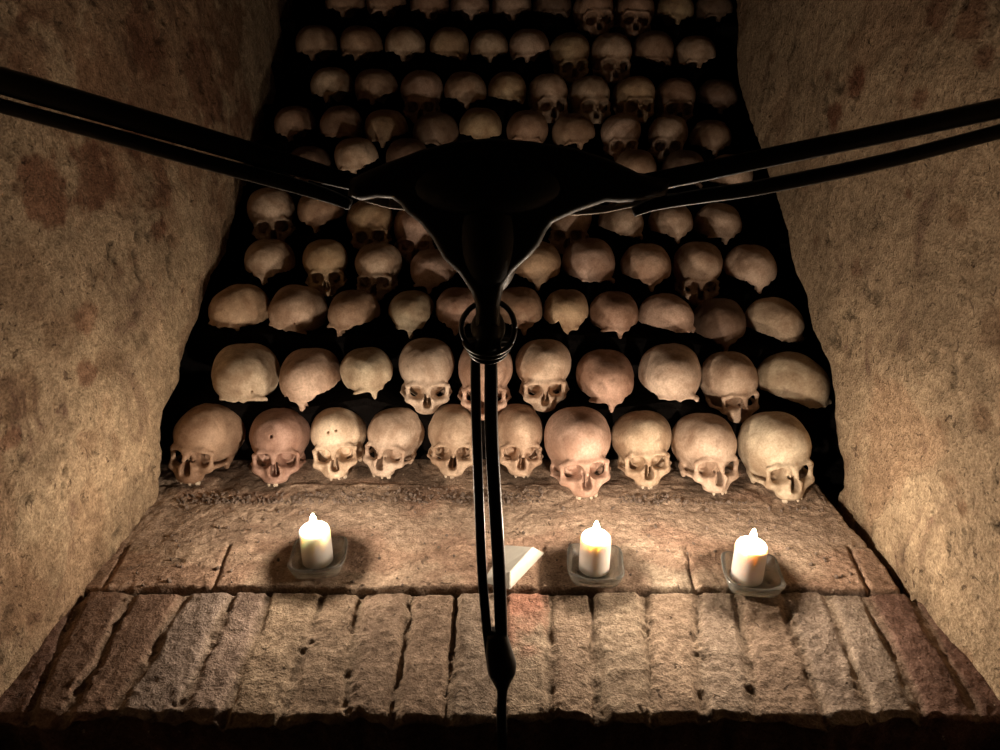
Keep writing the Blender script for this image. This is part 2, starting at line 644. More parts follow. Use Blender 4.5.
def teeth_mesh(seed, n_miss=4):
    r = random.Random(seed)
    bm = bmesh.new()
    spots = list(range(12))
    miss = set(r.sample(spots, n_miss))
    for i in spots:
        if i in miss:
            continue
        a = (i - 5.5) / 5.5 * 1.25
        x, y = 0.0235 * math.sin(a), -0.060 - 0.0215 * math.cos(a)
        w = 0.0036 if abs(i - 5.5) < 3 else 0.0044
        hh = 0.0055 + r.uniform(-0.001, 0.001)
        m = Matrix.Translation((x, y, -0.0570)) @ Matrix.Rotation(a, 4, 'Z') @ Matrix.Diagonal((w, 0.0034, hh, 1))
        bmesh.ops.create_icosphere(bm, subdivisions=2, radius=1.0, matrix=m)
    return bm_mesh('teeth', bm)


# kinds of skull: two whole ones, drilled ones, broken ones, different proportions
VAR = {}
VAR['whole'] = skull_mesh('skull_whole', 3)
VAR['whole_b'] = skull_mesh('skull_broad', 14, width=1.05, length=0.98, height=0.98, brow=1.15)
VAR['whole_c'] = skull_mesh('skull_slim', 25, width=0.95, length=1.02, height=1.03, brow=0.85)
VAR['whole_d'] = skull_mesh('skull_round', 31, width=1.03, length=0.95, height=1.05, brow=0.8)
VAR['one_hole'] = skull_mesh('skull_one_hole', 36, holes=((-0.006, -0.08, 0.062, 0.0042),), width=1.02)
VAR['two_hole'] = skull_mesh('skull_two_holes', 47, holes=((-0.006, -0.08, 0.062, 0.0032), (0.0125, -0.08, 0.064, 0.0032)))
VAR['jawless'] = skull_mesh('skull_jawless', 58, cut=(0.0, 0.0, -1.0, 0.001), vcut=(0.0, 1.15, 0.026))
VAR['jawless_b'] = skull_mesh('skull_jawless_slanted', 69, cut=(0.22, 0.0, -1.0, 0.000), vcut=(0.004, 1.0, 0.024), width=1.03)
VAR['jawless_c'] = skull_mesh('skull_faceless', 71, cut=(-0.25, 0.0, -1.0, -0.018), height=1.04)
VAR['jawless_hole'] = skull_mesh('skull_faceless_hole', 77, cut=(-0.18, 0.0, -1.0, -0.018), holes=((0.030, -0.08, 0.040, 0.0028),))
VAR['pointed'] = skull_mesh('skull_pointed', 82, cut=(0.05, 0.0, -1.0, 0.010), vcut=(0.0, 1.0, 0.06))
VAR['notched'] = skull_mesh('skull_notched', 90, cut=(0.1, 0.0, -1.0, -0.006), vcut=(0.014, 0.9, 0.03), jag=(-0.026, 0.026, 0.010), width=0.96)
TEETH = [teeth_mesh(5, 7), teeth_mesh(6, 9), teeth_mesh(7, 8)]

# colours of bone (albedo); 'dark' also paints shade onto dim sixth-row skulls
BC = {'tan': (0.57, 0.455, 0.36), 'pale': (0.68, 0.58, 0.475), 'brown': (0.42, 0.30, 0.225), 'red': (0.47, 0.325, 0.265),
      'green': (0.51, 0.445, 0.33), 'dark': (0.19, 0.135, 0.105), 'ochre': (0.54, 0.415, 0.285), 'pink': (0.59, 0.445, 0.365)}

# each row from the sill upward: distance of the row, then (px, py, width in px, kind, yaw, face-up tilt, colour, look)
ROWS = [
    (1.375, [
        (207, 443, 67, 'whole_b', -14, 6, 'brown', 'large brown skull turned slightly left, one socket lost in shadow'),
        (280, 446, 62, 'one_hole', 6, 6, 'red', 'reddish skull with one drilled forehead hole'),
        (338, 442, 59, 'two_hole', 0, 8, 'pale', 'pale skull with two small drilled holes in its forehead'),
        (394, 441, 60, 'whole', -14, 6, 'pale', 'narrow pale skull with dark temple patch'),
        (453, 440, 56, 'whole_c', 3, 6, 'tan', 'tan skull half covered by the iron post on its right'),
        (518, 440, 56, 'whole_c', 3, 6, 'tan', 'tan skull half covered by the iron post on its left'),
        (578, 452, 68, 'whole_d', 4, 2, 'pink', 'big pinkish skull leaning forward, behind the middle candle'),
        (643, 448, 62, 'whole_b', 2, 6, 'tan', 'tan skull with squarish sockets and wide cheekbones'),
        (704, 453, 62, 'whole', 8, 6, 'tan', 'tan skull with an open narrow nose and heavy jaw'),
        (775, 456, 67, 'whole_d', 10, 4, 'pale', 'large pale skull with cracked left temple'),
    ]),
    (1.525, [
        (245, 374, 65, 'jawless_hole', 8, 0, 'pale', 'round pale braincase with a tiny dark hole low right'),
        (309, 376, 60, 'jawless', 0, 2, 'tan', 'smooth tan dome ending in a nose stub'),
        (368, 371, 53, 'jawless_b', 18, 4, 'pale', 'pale dome with one socket open at lower right'),
        (426, 369, 58, 'whole', 8, 4, 'pale', 'pale skull with dark right temple and open sockets'),
        (485, 370, 56, 'whole_c', 0, 4, 'pink', 'pinkish skull mostly covered by iron post'),
        (543, 368, 58, 'whole_b', 2, 5, 'pale', 'pale skull showing both sockets and nose'),
        (607, 377, 58, 'jawless_b', 8, -4, 'red', 'rough reddish dome with a nicked crown'),
        (670, 374, 62, 'jawless_c', -6, 2, 'pale', 'big smooth pale dome without visible face'),
        (730, 379, 55, 'whole_d', 14, 6, 'tan', 'tan skull leaning right with two round sockets'),
        (794, 382, 64, 'jawless_c', 30, 0, 'green', 'greenish long braincase lying sideways'),
    ]),
    (1.675, [
        (240, 307, 54, 'jawless_c', -25, 0, 'ochre', 'ochre braincase turned sideways'),
        (294, 309, 58, 'jawless_hole', -12, 2, 'tan', 'tan skull turned left with a small dark hole'),
        (353, 312, 46, 'jawless_b', -16, 4, 'brown', 'brown skull with one socket below its brow'),
        (411, 312, 46, 'pointed', 0, 4, 'green', 'dull skull broken to a pointed brow'),
        (458, 309, 44, 'jawless', -5, 0, 'red', 'reddish dome left of the iron knop'),
        (520, 309, 44, 'jawless', 5, 0, 'brown', 'brown dome right of the iron knop'),
        (566, 311, 42, 'notched', 0, 0, 'ochre', 'narrow ochre dome with a notched lower edge'),
        (615, 313, 48, 'jawless_b', 4, 2, 'brown', 'mottled brown dome with a nose stub'),
        (667, 316, 50, 'jawless_c', 30, 4, 'pink', 'pinkish skull turned right with a thin cheek arch'),
        (720, 322, 54, 'jawless', 0, 0, 'dark', 'very dark dome between two paler ones'),
        (775, 322, 52, 'jawless_c', 20, 0, 'tan', 'tan dome broken off along a straight lower edge'),
    ]),
    (1.82, [
        (269, 261, 49, 'jawless', 2, 4, 'tan', 'tan dome ending in a nose stub between dark sockets'),
        (324, 262, 46, 'whole', 10, 6, 'ochre', 'ochre skull with one deep socket clearly lit'),
        (377, 262, 47, 'whole_b', 0, 4, 'tan', 'tan skull with arched brow over shadowed sockets'),
        (433, 270, 44, 'jawless_b', -4, 0, 'pink', 'pinkish dome beside the iron hub edge'),
        (537, 264, 50, 'jawless', 0, 0, 'ochre', 'ochre dome half under the iron hub edge'),
        (589, 263, 54, 'jawless_c', 4, 2, 'pink', 'wide pinkish dome with ragged lower edge'),
        (647, 266, 50, 'jawless', 0, 2, 'pink', 'smooth pinkish dome tapering to a nose stub'),
        (699, 269, 51, 'whole_d', -2, 0, 'tan', 'tan dome with dark sockets under its brow'),
        (751, 267, 50, 'jawless', 2, 0, 'tan', 'tall tan dome nearest the right wall'),
    ]),
    (1.965, [
        (270, 208, 47, 'whole', 12, 4, 'tan', 'tan dome with one dark socket at its right'),
        (320, 210, 46, 'jawless', 0, 0, 'brown', 'brown dome just below the iron arm'),
        (370, 219, 48, 'whole_b', 6, 6, 'ochre', 'ochre skull with two open sockets under the arm tip'),
        (414, 226, 44, 'whole_c', 6, 2, 'pink', 'pinkish skull peeping out below the iron leaf curl'),
        (570, 219, 44, 'whole_c', -8, 2, 'pink', 'pinkish skull mostly hidden above the hub scroll'),
        (622, 222, 42, 'jawless_c', 16, 0, 'tan', 'tan dome tucked under the iron leaf curl'),
        (672, 222, 43, 'jawless', 2, 0, 'tan', 'small tan dome below the iron arm'),
        (720, 223, 45, 'jawless_b', 6, 0, 'tan', 'small tan dome with a darker crown'),
    ]),
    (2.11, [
        (309, 166, 44, 'jawless', 0, 0, 'dark', 'dim brown dome almost hidden behind the left iron arm'),  # dark bone colour paints in the shade behind the arm
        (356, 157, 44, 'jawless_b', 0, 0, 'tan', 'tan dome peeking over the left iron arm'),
        (408, 158, 44, 'jawless', 6, 0, 'dark', 'dim brown dome at the shoulder of the iron hub'),  # shade beside the hub is put into the bone colour
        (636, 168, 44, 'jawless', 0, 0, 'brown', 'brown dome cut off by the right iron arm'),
        (684, 170, 44, 'jawless_c', 0, 0, 'dark', 'dim brown dome behind the right iron arm'),  # dark colour stands in for shade on this dome
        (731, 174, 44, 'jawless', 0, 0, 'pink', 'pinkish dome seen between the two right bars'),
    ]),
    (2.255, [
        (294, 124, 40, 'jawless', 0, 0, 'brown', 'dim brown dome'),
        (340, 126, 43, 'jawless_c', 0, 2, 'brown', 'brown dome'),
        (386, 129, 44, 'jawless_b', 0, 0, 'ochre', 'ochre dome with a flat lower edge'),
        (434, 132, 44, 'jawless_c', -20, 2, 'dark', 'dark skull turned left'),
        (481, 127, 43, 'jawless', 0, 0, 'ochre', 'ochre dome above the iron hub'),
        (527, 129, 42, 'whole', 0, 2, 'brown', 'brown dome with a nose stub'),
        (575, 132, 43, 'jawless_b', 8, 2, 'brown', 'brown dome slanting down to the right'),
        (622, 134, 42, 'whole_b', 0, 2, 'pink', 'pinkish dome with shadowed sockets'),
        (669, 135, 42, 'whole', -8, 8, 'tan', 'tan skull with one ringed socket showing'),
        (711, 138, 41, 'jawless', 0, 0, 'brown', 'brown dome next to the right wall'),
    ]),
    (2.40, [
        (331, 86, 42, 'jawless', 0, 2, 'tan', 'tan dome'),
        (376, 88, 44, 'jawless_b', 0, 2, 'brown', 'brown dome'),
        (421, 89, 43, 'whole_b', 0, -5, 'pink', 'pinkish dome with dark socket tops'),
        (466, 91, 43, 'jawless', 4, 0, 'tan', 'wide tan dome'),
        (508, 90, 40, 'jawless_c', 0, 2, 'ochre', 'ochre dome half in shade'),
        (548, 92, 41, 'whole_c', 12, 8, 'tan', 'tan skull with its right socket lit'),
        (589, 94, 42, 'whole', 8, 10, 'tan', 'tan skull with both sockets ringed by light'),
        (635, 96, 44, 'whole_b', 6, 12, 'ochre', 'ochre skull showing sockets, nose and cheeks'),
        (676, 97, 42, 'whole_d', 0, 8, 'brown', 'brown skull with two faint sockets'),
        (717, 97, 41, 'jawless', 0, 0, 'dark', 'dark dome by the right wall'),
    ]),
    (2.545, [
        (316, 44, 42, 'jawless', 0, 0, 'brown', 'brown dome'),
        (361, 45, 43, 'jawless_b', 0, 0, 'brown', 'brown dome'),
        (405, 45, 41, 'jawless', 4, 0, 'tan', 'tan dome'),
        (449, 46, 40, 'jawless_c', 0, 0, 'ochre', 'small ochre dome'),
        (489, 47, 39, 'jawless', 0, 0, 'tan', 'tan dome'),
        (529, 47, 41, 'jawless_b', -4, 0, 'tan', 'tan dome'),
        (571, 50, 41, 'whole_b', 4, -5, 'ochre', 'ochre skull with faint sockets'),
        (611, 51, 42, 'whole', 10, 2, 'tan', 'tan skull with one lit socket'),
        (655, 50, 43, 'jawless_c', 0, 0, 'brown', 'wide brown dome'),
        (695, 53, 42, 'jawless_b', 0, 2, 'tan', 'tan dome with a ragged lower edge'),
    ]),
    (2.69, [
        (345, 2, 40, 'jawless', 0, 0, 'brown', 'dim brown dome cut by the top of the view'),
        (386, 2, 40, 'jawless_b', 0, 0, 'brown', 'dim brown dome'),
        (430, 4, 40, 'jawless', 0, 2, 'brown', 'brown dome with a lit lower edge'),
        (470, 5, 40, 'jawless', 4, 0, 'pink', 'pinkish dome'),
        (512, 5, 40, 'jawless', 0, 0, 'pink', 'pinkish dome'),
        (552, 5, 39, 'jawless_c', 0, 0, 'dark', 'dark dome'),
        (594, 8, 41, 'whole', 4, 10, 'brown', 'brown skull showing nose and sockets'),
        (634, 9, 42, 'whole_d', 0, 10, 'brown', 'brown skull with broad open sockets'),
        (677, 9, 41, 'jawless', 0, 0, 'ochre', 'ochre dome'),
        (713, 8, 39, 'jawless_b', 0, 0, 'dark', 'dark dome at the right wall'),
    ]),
]
ORD = ['first', 'second', 'third', 'fourth', 'fifth', 'sixth', 'seventh', 'eighth', 'ninth', 'tenth']
ROWNAME = ['front row', 'second row up', 'third row up', 'fourth row up', 'fifth row up', 'sixth row up',
           'seventh row up', 'eighth row up', 'ninth row up', 'topmost row']
BASES = []
FRONTS = []


def place_skull(r, i, fwd, s, n):
    px, py, w, kind, yaw, tilt, colr, look = s
    me, V = VAR[kind]
    anchor = 0.020 if r == 0 else 0.052
    f = fwd + rnd.uniform(-0.008, 0.008)
    c = at_fwd(px, py, f)
    D = f / ray(px, py)[1]
    wref = V[:, 0].max() - V[:, 0].min()
    cw = math.hypot(math.cos(math.radians(yaw)) * wref, math.sin(math.radians(yaw)) * 0.176)
    sc = min(1.06, max(0.80, (w * D / FPX) / cw))
    if r == 0:
        tilt += 9
    roll = rnd.uniform(-5, 5)
    R = Euler((math.radians(-tilt), math.radians(roll), math.radians(yaw + rnd.uniform(-3, 3))), 'XYZ')
    o = bpy.data.objects.new('skull', me)
    COL.objects.link(o)
    o.rotation_euler = R
    o.scale = (sc, sc, sc)
    M = np.array(R.to_matrix()) * sc
    Z = V @ M.T
    zmin = Z[:, 2].min()
    if r == 0:
        # rests on the bricks: slide along the line of sight until it touches
        base = 0.002
        off = M @ np.array([0, 0.0, anchor])
        d = ray(px, py)
        t = (base - zmin + off[2] - CAMZ) / d[2]
        c = np.array([0, 0, CAMZ]) + d * t
    off = M @ np.array([0, 0.0, anchor])
    o.location = c - off
    v = 1 + rnd.uniform(-0.08, 0.08)
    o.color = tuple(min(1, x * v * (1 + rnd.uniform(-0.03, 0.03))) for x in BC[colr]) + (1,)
    if i < n / 2:
        pos = ('leftmost' if i == 0 else ORD[i] + ' from left')
    else:
        pos = ('rightmost' if i == n - 1 else ORD[n - 1 - i] + ' from right')
    tag(o, f'{look}, {pos}, {ROWNAME[r]}', 'skull', 'skulls stacked in the ' + ROWNAME[r])
    if r == 0 and kind in ('whole', 'whole_b', 'whole_c', 'two_hole', 'one_hole', 'whole_d'):
        t = bpy.data.objects.new('teeth', TEETH[i % 3])
        COL.objects.link(t)
        t.parent = o
    return o, c[0], (c - off)[2] + zmin, c[1]


for m in TEETH:
    m.materials.append(M_TOOTH)
QUADS = {}
for q, (me, V) in VAR.items():
    me.materials.append(M_BONE)
    QUADS[q] = [tuple(p.vertices) for p in me.polygons]
PLACED = []
for r, (fwd, items) in enumerate(ROWS):
    for i, s in enumerate(items):
        o = place_skull(r, i, fwd, s, len(items))[0]
        PLACED.append([o, r, i, s[3]])

# ease neighbours apart until no two skulls touch
from mathutils.bvhtree import BVHTree


def bvh_of(e):
    o, V, Q = e[0], VAR[e[3]][1], QUADS[e[3]]
    M = np.array(Euler(o.rotation_euler).to_matrix()) * o.scale[0]
    W = V @ M.T + np.array(o.location)
    e[4:] = [W.min(0), W.max(0), BVHTree.FromPolygons(W.tolist(), Q, epsilon=0.0004)]


for e in PLACED:
    bvh_of(e)
for it in range(24):
    moved = set()
    for a in range(len(PLACED)):
        A = PLACED[a]
        for b in range(a + 1, len(PLACED)):
            B = PLACED[b]
            if B[1] - A[1] > 1:
                break
            if (A[4] > B[5]).any() or (B[4] > A[5]).any() or not A[6].overlap(B[6]):
                continue
            oa, ob = A[0], B[0]
            if A[1] == B[1]:
                d = ob.location - oa.location
                d.z = 0
                d.normalize()
                oa.location -= d * 0.0016
                ob.location += d * 0.0016
                for o in (oa, ob):
                    o.scale = o.scale * 0.990
            else:
                ob.location += Vector((0, 0.003, 0.002))
                for o in (oa, ob):
                    o.scale = o.scale * 0.994
            moved |= {a, b}
    for a in moved:
        bvh_of(PLACED[a])
    if not moved:
        break
for r in range(len(ROWS)):
    bs = []
    for e in PLACED:
        if e[1] == r:
            if r == 0:
                dz = 0.0025 - e[4][2]
                e[0].location.z += dz
                e[4][2] += dz
            bs.append((e[0].location.x, e[4][2]))
    BASES.append(bs)

# ------------------------------------------------------------------ setting: sill of worn bricks ("floor" of the niche)
WX = 0.72
FRONT = 0.744
CRK = 1.016

JT = [(-10, -90), (38, -20), (84, 30), (132, 68), (185, 116), (232, 178), (268, 225), (320, 284), (360, 345), (410, 395), (456, 449),
      (503, 499), (548, 550), (592, 599), (645, 651), (697, 705), (738, 757), (783, 826), (826, 873), (866, 923),
      (910, 978), (958, 1035)]
J0 = np.array([at_z(a, 593, 0)[0] for a, b in JT])
J1 = np.array([at_z(b, 712, 0)[0] for a, b in JT])
YA, YB = at_z(500, 593, 0)[1], at_z(500, 712, 0)[1]
BJ = np.array([at_z(a, 572, 0)[0] for a in (20, 112, 217, 540, 692, 862, 960)])


def sill():
    xs = np.arange(-0.80, 0.801, 0.0032)
    ys = np.arange(FRONT, 1.50, 0.0032)
    X, Y = np.meshgrid(xs, ys)
    zero = np.zeros_like(X)
    col = np.zeros(X.shape + (3,))
    # wavering joint lines
    Xw = X + 0.004 * vnoise(X * 9, Y * 14, zero, 3) + 0.0018 * vnoise(X * 45, Y * 45, zero, 4)
    Yw = Y + 0.005 * vnoise(X * 8, Y * 3, zero, 5) + 0.002 * vnoise(X * 50, Y * 50, zero, 6)
    t = (Yw - YA) / (YB - YA)
    H = np.zeros_like(X)
    # front course
    best = np.full(X.shape, 9.0)
    bid = np.zeros(X.shape, int)
    for a, b in zip(J0, J1):
        xj = a + (b - a) * t
        best = np.minimum(best, np.abs(Xw - xj))
        bid += Xw > xj
    front = Yw < CRK
    rs = np.random.RandomState(5)
    boff = rs.uniform(-0.0028, 0.0018, 60)
    btx = rs.uniform(-0.05, 0.05, 60)
    bty = rs.uniform(-0.04, 0.03, 60)
    jw = 0.006 + 0.004 * vnoise(X * 14, Y * 14, zero, 8)          # joint half width varies
    fill = 0.45 + 0.55 * sstep(-0.2, 0.5, fbm(X * 18, Y * 18, zero, 9, 3))
    dcr = np.abs(Yw - CRK)
    dj = np.minimum(best, np.where(front, dcr, 9))
    jf = 1 - sstep(jw * 0.4, jw * 1.6 + 0.004, best)
    hf = boff[bid] + 0.25 * btx[bid] * best + bty[bid] * (Y - 0.88) * 0.35 - jf * 0.0100 * fill
    # ends of the bricks worn round towards the front edge
    hf -= 0.009 * sstep(0.014, 0.0, Y - FRONT - 0.006 * vnoise(X * 12, zero, zero, 12)) ** 2
    # flat bricks behind
    bestb = np.full(X.shape, 9.0)
    idb = np.zeros(X.shape, int)
    for xj in BJ:
        xx = xj + 0.12 * (Yw - 1.08) * np.sign(xj)
        bestb = np.minimum(bestb, np.abs(Xw - xx))
        idb += Xw > xx
    CR2 = 1.145
    dcr2 = np.abs(Yw - CR2)
    row2 = Yw > CR2
    soft = sstep(-0.15, 0.35, fbm(X * 5, Y * 5, zero, 21, 3))       # mortar smeared over the joints
    jb = (1 - sstep(0.001, 0.007, bestb)) * np.where(row2, 0.0, 1.0) * np.where((idb == 3) | (idb == 4) | (idb >= 5), 1, soft * 0.7)
    jc2 = (1 - sstep(0.001, 0.008, dcr2)) * np.where((idb == 4), 0.9, 0.25 * soft)
    hb = 0.002 + 0.004 * boff[(idb + 30) % 60] / 0.005 - jb * 0.007 - jc2 * 0.005
    hb = np.where(row2, 0.002 + 0.003 * fbm(X * 4, Y * 4, zero, 31, 3), hb)
    H = np.where(front, hf, hb)
    # the open crack between front course and bricks behind
    cw = 0.0035 + 0.0025 * vnoise(X * 10, zero, zero, 41)
    cr = (1 - sstep(cw * 0.5, cw + 0.0045, dcr))
    cstr = 0.55 + 0.45 * sstep(-0.3, 0.3, vnoise(X * 6, zero, zero, 43))
    H -= 0.020 * cr * cstr
    # crumbly surface; rougher close to the skulls
    rough = 1 + 1.8 * sstep(1.20, 1.36, Y)
    H += 0.0013 * rough * fbm(X * 30, Y * 30, zero, 51, 4) + 0.0011 * fbm(X * 95, Y * 95, zero, 53, 2)
    crumb = sstep(0.15, 0.7, fbm(X * 16, Y * 16, zero, 61, 3)) * (0.3 + 1.4 * (1 - sstep(0.004, 0.022, best)) * front)
    H += 0.0045 * crumb * np.maximum(-0.25, vnoise(X * 120, Y * 120, zero, 63))
    # gap along the right wall, and a lesser one on the left
    xr = WX - 0.022 + 0.008 * vnoise(zero, Y * 9, zero, 71)
    g = sstep(0, 0.012, X - xr) * sstep(0.98, 1.06, Y)
    H -= 0.05 * g
    H = np.where((Y > 1.36), np.minimum(H, 0.001), H)
    # albedo
    pal = np.array([[.36, .29, .22], [.40, .33, .26], [.33, .26, .20], [.38, .30, .235], [.31, .24, .19], [.35, .29, .24]])
    cf = pal[rs.randint(0, 6, 60)][bid]
    for idx, cc in ((3, (.24, .165, .13)), (4, (.24, .165, .13)), (5, (.30, .25, .225)), (6, (.30, .24, .21)),
                     (19, (.31, .262, .225)), (18, (.30, .25, .215)), (20, (.19, .12, .10)), (21, (.18, .11, .09)), (2, (.20, .13, .11))):
        cf[bid == idx] = cc
    redb = ((bid == 12) * sstep(0.86, 0.95, Y + 0.05 * fbm(X * 22, Y * 22, zero, 83, 3)))[..., None]
    cf = cf * (1 - redb) + redb * np.array([.46, .25, .19])
    cb = np.where(idb[..., None] == 4, np.array([.50, .425, .345]), np.array([.49, .39, .31]))
    cb = np.where(row2[..., None], np.array([.46, .365, .295]), cb)
    redm = sstep(0.1, 0.6, fbm(X * 6, Y * 9, zero, 81, 3))[..., None]
    cb = cb * (1 - 0.45 * redm) + 0.45 * redm * np.array([.33, .19, .14])
    col = np.where(front[..., None], cf, cb)
    mort = (jf * front * 0.5)[..., None]
    col = col * (1 - mort) + mort * np.array([.33, .27, .21])
    darkening = np.maximum(np.maximum(cr, g), sstep(1.27, 1.39, Y) * 0.75 * sstep(-0.4, 0.3, fbm(X * 14, Y * 14, zero, 91, 3)))[..., None]  # darker in the crack, in the wall gap and towards the skulls
    col = col * (1 - darkening) + darkening * np.array([.10, .075, .06])
    col *= (1 + 0.14 * fbm(X * 7, Y * 7, zero, 95, 4))[..., None]
    # front face of the sill going down
    nd = 26
    fe = FRONT + 0.010 * vnoise(xs * 11, 0 * xs, 0 * xs, 99) + 0.006 * vnoise(xs * 50, 0 * xs, 0 * xs, 98)
    Y[0] = fe
    Y[1] = np.maximum(Y[1], fe + 0.002)
    for q in range(2, 7):
        Y[q] = np.maximum(Y[q], Y[q - 1] + 0.0012)
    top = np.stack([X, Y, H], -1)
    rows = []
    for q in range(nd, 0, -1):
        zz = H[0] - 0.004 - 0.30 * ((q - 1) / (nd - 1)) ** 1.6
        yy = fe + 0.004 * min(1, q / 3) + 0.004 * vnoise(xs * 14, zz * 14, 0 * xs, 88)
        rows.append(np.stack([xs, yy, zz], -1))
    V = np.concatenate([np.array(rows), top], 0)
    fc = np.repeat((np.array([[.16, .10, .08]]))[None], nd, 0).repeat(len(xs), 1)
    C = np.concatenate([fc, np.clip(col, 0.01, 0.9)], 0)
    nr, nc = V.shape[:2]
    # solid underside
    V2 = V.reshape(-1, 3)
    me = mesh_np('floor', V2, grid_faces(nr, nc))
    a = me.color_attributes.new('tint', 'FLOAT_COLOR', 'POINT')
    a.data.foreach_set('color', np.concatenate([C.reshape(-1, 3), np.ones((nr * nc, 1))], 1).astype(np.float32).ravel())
    return me


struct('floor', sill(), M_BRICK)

# ------------------------------------------------------------------ setting: side walls of rough plaster
EL = [(166, 480), (164, 440), (165, 408), (173, 394), (182, 380), (187, 358), (193, 330), (200, 315), (210, 274), (226, 250), (234, 219), (247, 185),
      (270, 130), (282, 70), (297, 0)]
ER = [(836, 480), (834, 440), (832, 390), (826, 359), (816, 340), (808, 328), (799, 292), (784, 256), (781, 230), (769, 191), (754, 140), (738, 80),
      (732, 0)]


def side_wall(sgn, edge, blots):
    x0 = sgn * WX
    pts = np.array([at_x(a, b, x0) for a, b in edge])
    o = np.argsort(pts[:, 2])
    ez, ey = pts[o, 2], pts[o, 1]
    zs = np.arange(-0.30, 1.62, 0.0062)
    yE = np.interp(zs, ez, ey)
    up = zs > ez[-1]
    yE[up] = ey[-1] + (zs[up] - ez[-1]) * 1.1
    seed = 200 if sgn > 0 else 300
    yE = yE + 0.010 * vnoise(zs * 14, 0 * zs, 0 * zs, seed) + 0.006 * vnoise(zs * 45, 0 * zs, 0 * zs, seed + 1)
    y0 = 0.15
    nu = 250
    u = np.linspace(0, 1, nu)
    Y = y0 + (yE[:, None] - y0) * u[None, :]
    Z = np.repeat(zs[:, None], nu, 1)
    zero = np.zeros_like(Y)
    d = 0.009 * fbm(Y * 2.6, Z * 2.6, zero, seed + 3, 3)
    d += 0.0022 * fbm(Y * 12, Z * 12, zero, seed + 5, 4)
    d += 0.0018 * fbm(Y * 42, Z * 42, zero, seed + 7, 3)
    pits = sstep(0.62, 0.85, fbm(Y * 46, Z * 30, zero, seed + 9, 3)) * sstep(-0.3, 0.4, fbm(Y * 4, Z * 4, zero, seed + 10, 2))
    d -= 0.006 * pits
    patch = sstep(0.28, 0.40, fbm(Y * 5 + 3, Z * 4, zero, seed + 11, 4))        # fallen plaster
    d -= 0.0025 * patch
    X = x0 - sgn * d
    # rounded arris at the end of the plaster
    e = (yE[:, None] - Y)
    X = X + sgn * 0.030 * (1 - np.sqrt(np.clip(1 - (1 - np.clip(e / 0.03, 0, 1)) ** 2, 0, 1)))
    cols = [np.stack([X, Y, Z], -1)]
    nrt = 14
    ret = np.zeros((len(zs), nrt, 3))
    for q in range(nrt):
        dx = 0.42 * ((q + 1) / nrt)
        ret[:, q, 0] = X[:, -1] + sgn * dx
        ret[:, q, 1] = yE + 0.004 + 0.006 * vnoise(zs * 20, 0 * zs + q, 0 * zs, seed + 20)
        ret[:, q, 2] = zs
    V = np.concatenate([cols[0], ret], 1)
    nr, nc = V.shape[:2]
    C = np.ones((nr, nc, 3))
    big = fbm(V[..., 1] * 2.2, V[..., 2] * 2.2, zero[:, :1] * 0, seed + 30, 4)[..., None]
    C *= 1 + 0.16 * big
    p2 = np.zeros((nr, nc, 1))
    p2[:, :nu, 0] = patch
    C = C * (1 - p2 * 0.35) + p2 * 0.35 * np.array([0.62, 0.45, 0.40])
    p3 = np.zeros((nr, nc, 1))
    p3[:, :nu, 0] = pits
    C = C * (1 - 0.55 * p3)
    # stains, fallen patches and paler patches, each with a shape of its own
    warp = fbm(V[..., 1] * 16, V[..., 2] * 16, zero[:, :1] * 0, seed + 40, 4)
    warp2 = fbm(V[..., 1] * 60, V[..., 2] * 60, zero[:, :1] * 0, seed + 44, 3)
    for bx, by, br, amt, bc in blots:
        q = at_x(bx, by, x0)
        rad = br * q[1] / ray(bx, by)[1] / FPX
        dd = np.sqrt((V[..., 1] - q[1]) ** 2 * 0.6 + (V[..., 2] - q[2]) ** 2) / rad
        m = (amt * (1 - sstep(0.75, 1.15, dd + 0.42 * warp + 0.22 * warp2)))[..., None]
        C = C * (1 - m) + C * np.array(bc) * m
    C[:, nu:] = (0.35, 0.30, 0.28)
    me = mesh_np('wall', V.reshape(-1, 3), grid_faces(nr, nc, flip=sgn < 0))
    a = me.color_attributes.new('tint', 'FLOAT_COLOR', 'POINT')
    a.data.foreach_set('color', np.concatenate([np.clip(C, 0, 1.4).reshape(-1, 3), np.ones((nr * nc, 1))], 1).astype(np.float32).ravel())
    return me


RED = (0.52, 0.36, 0.33)
DRK = (0.55, 0.46, 0.42)
PALE = (1.28, 1.30, 1.30)
BL = [(160, 20, 190, 0.75, (0.66, 0.54, 0.50)), (120, 420, 95, 0.9, PALE), (70, 520, 80, 0.8, PALE), (170, 330, 50, 0.9, PALE), (190, 260, 40, 0.7, PALE), (40, 190, 34, 0.9, RED),
      (90, 172, 30, 0.8, RED), (150, 40, 34, 0.7, RED), (30, 60, 40, 0.6, RED), (200, 90, 40, 0.7, RED), (230, 40, 40, 0.6, DRK), (130, 130, 26, 0.7, RED),
      (155, 232, 13, 0.9, RED), (85, 375, 12, 0.8, RED), (82, 318, 14, 0.7, RED), (60, 330, 26, 0.6, DRK), (20, 400, 30, 0.7, DRK), (15, 440, 16, 0.8, RED),
      (20, 280, 40, 0.5, DRK), (110, 362, 20, 0.6, DRK), (160, 190, 20, 0.6, RED), (240, 130, 26, 0.5, RED), (30, 590, 40, 0.5, DRK)]
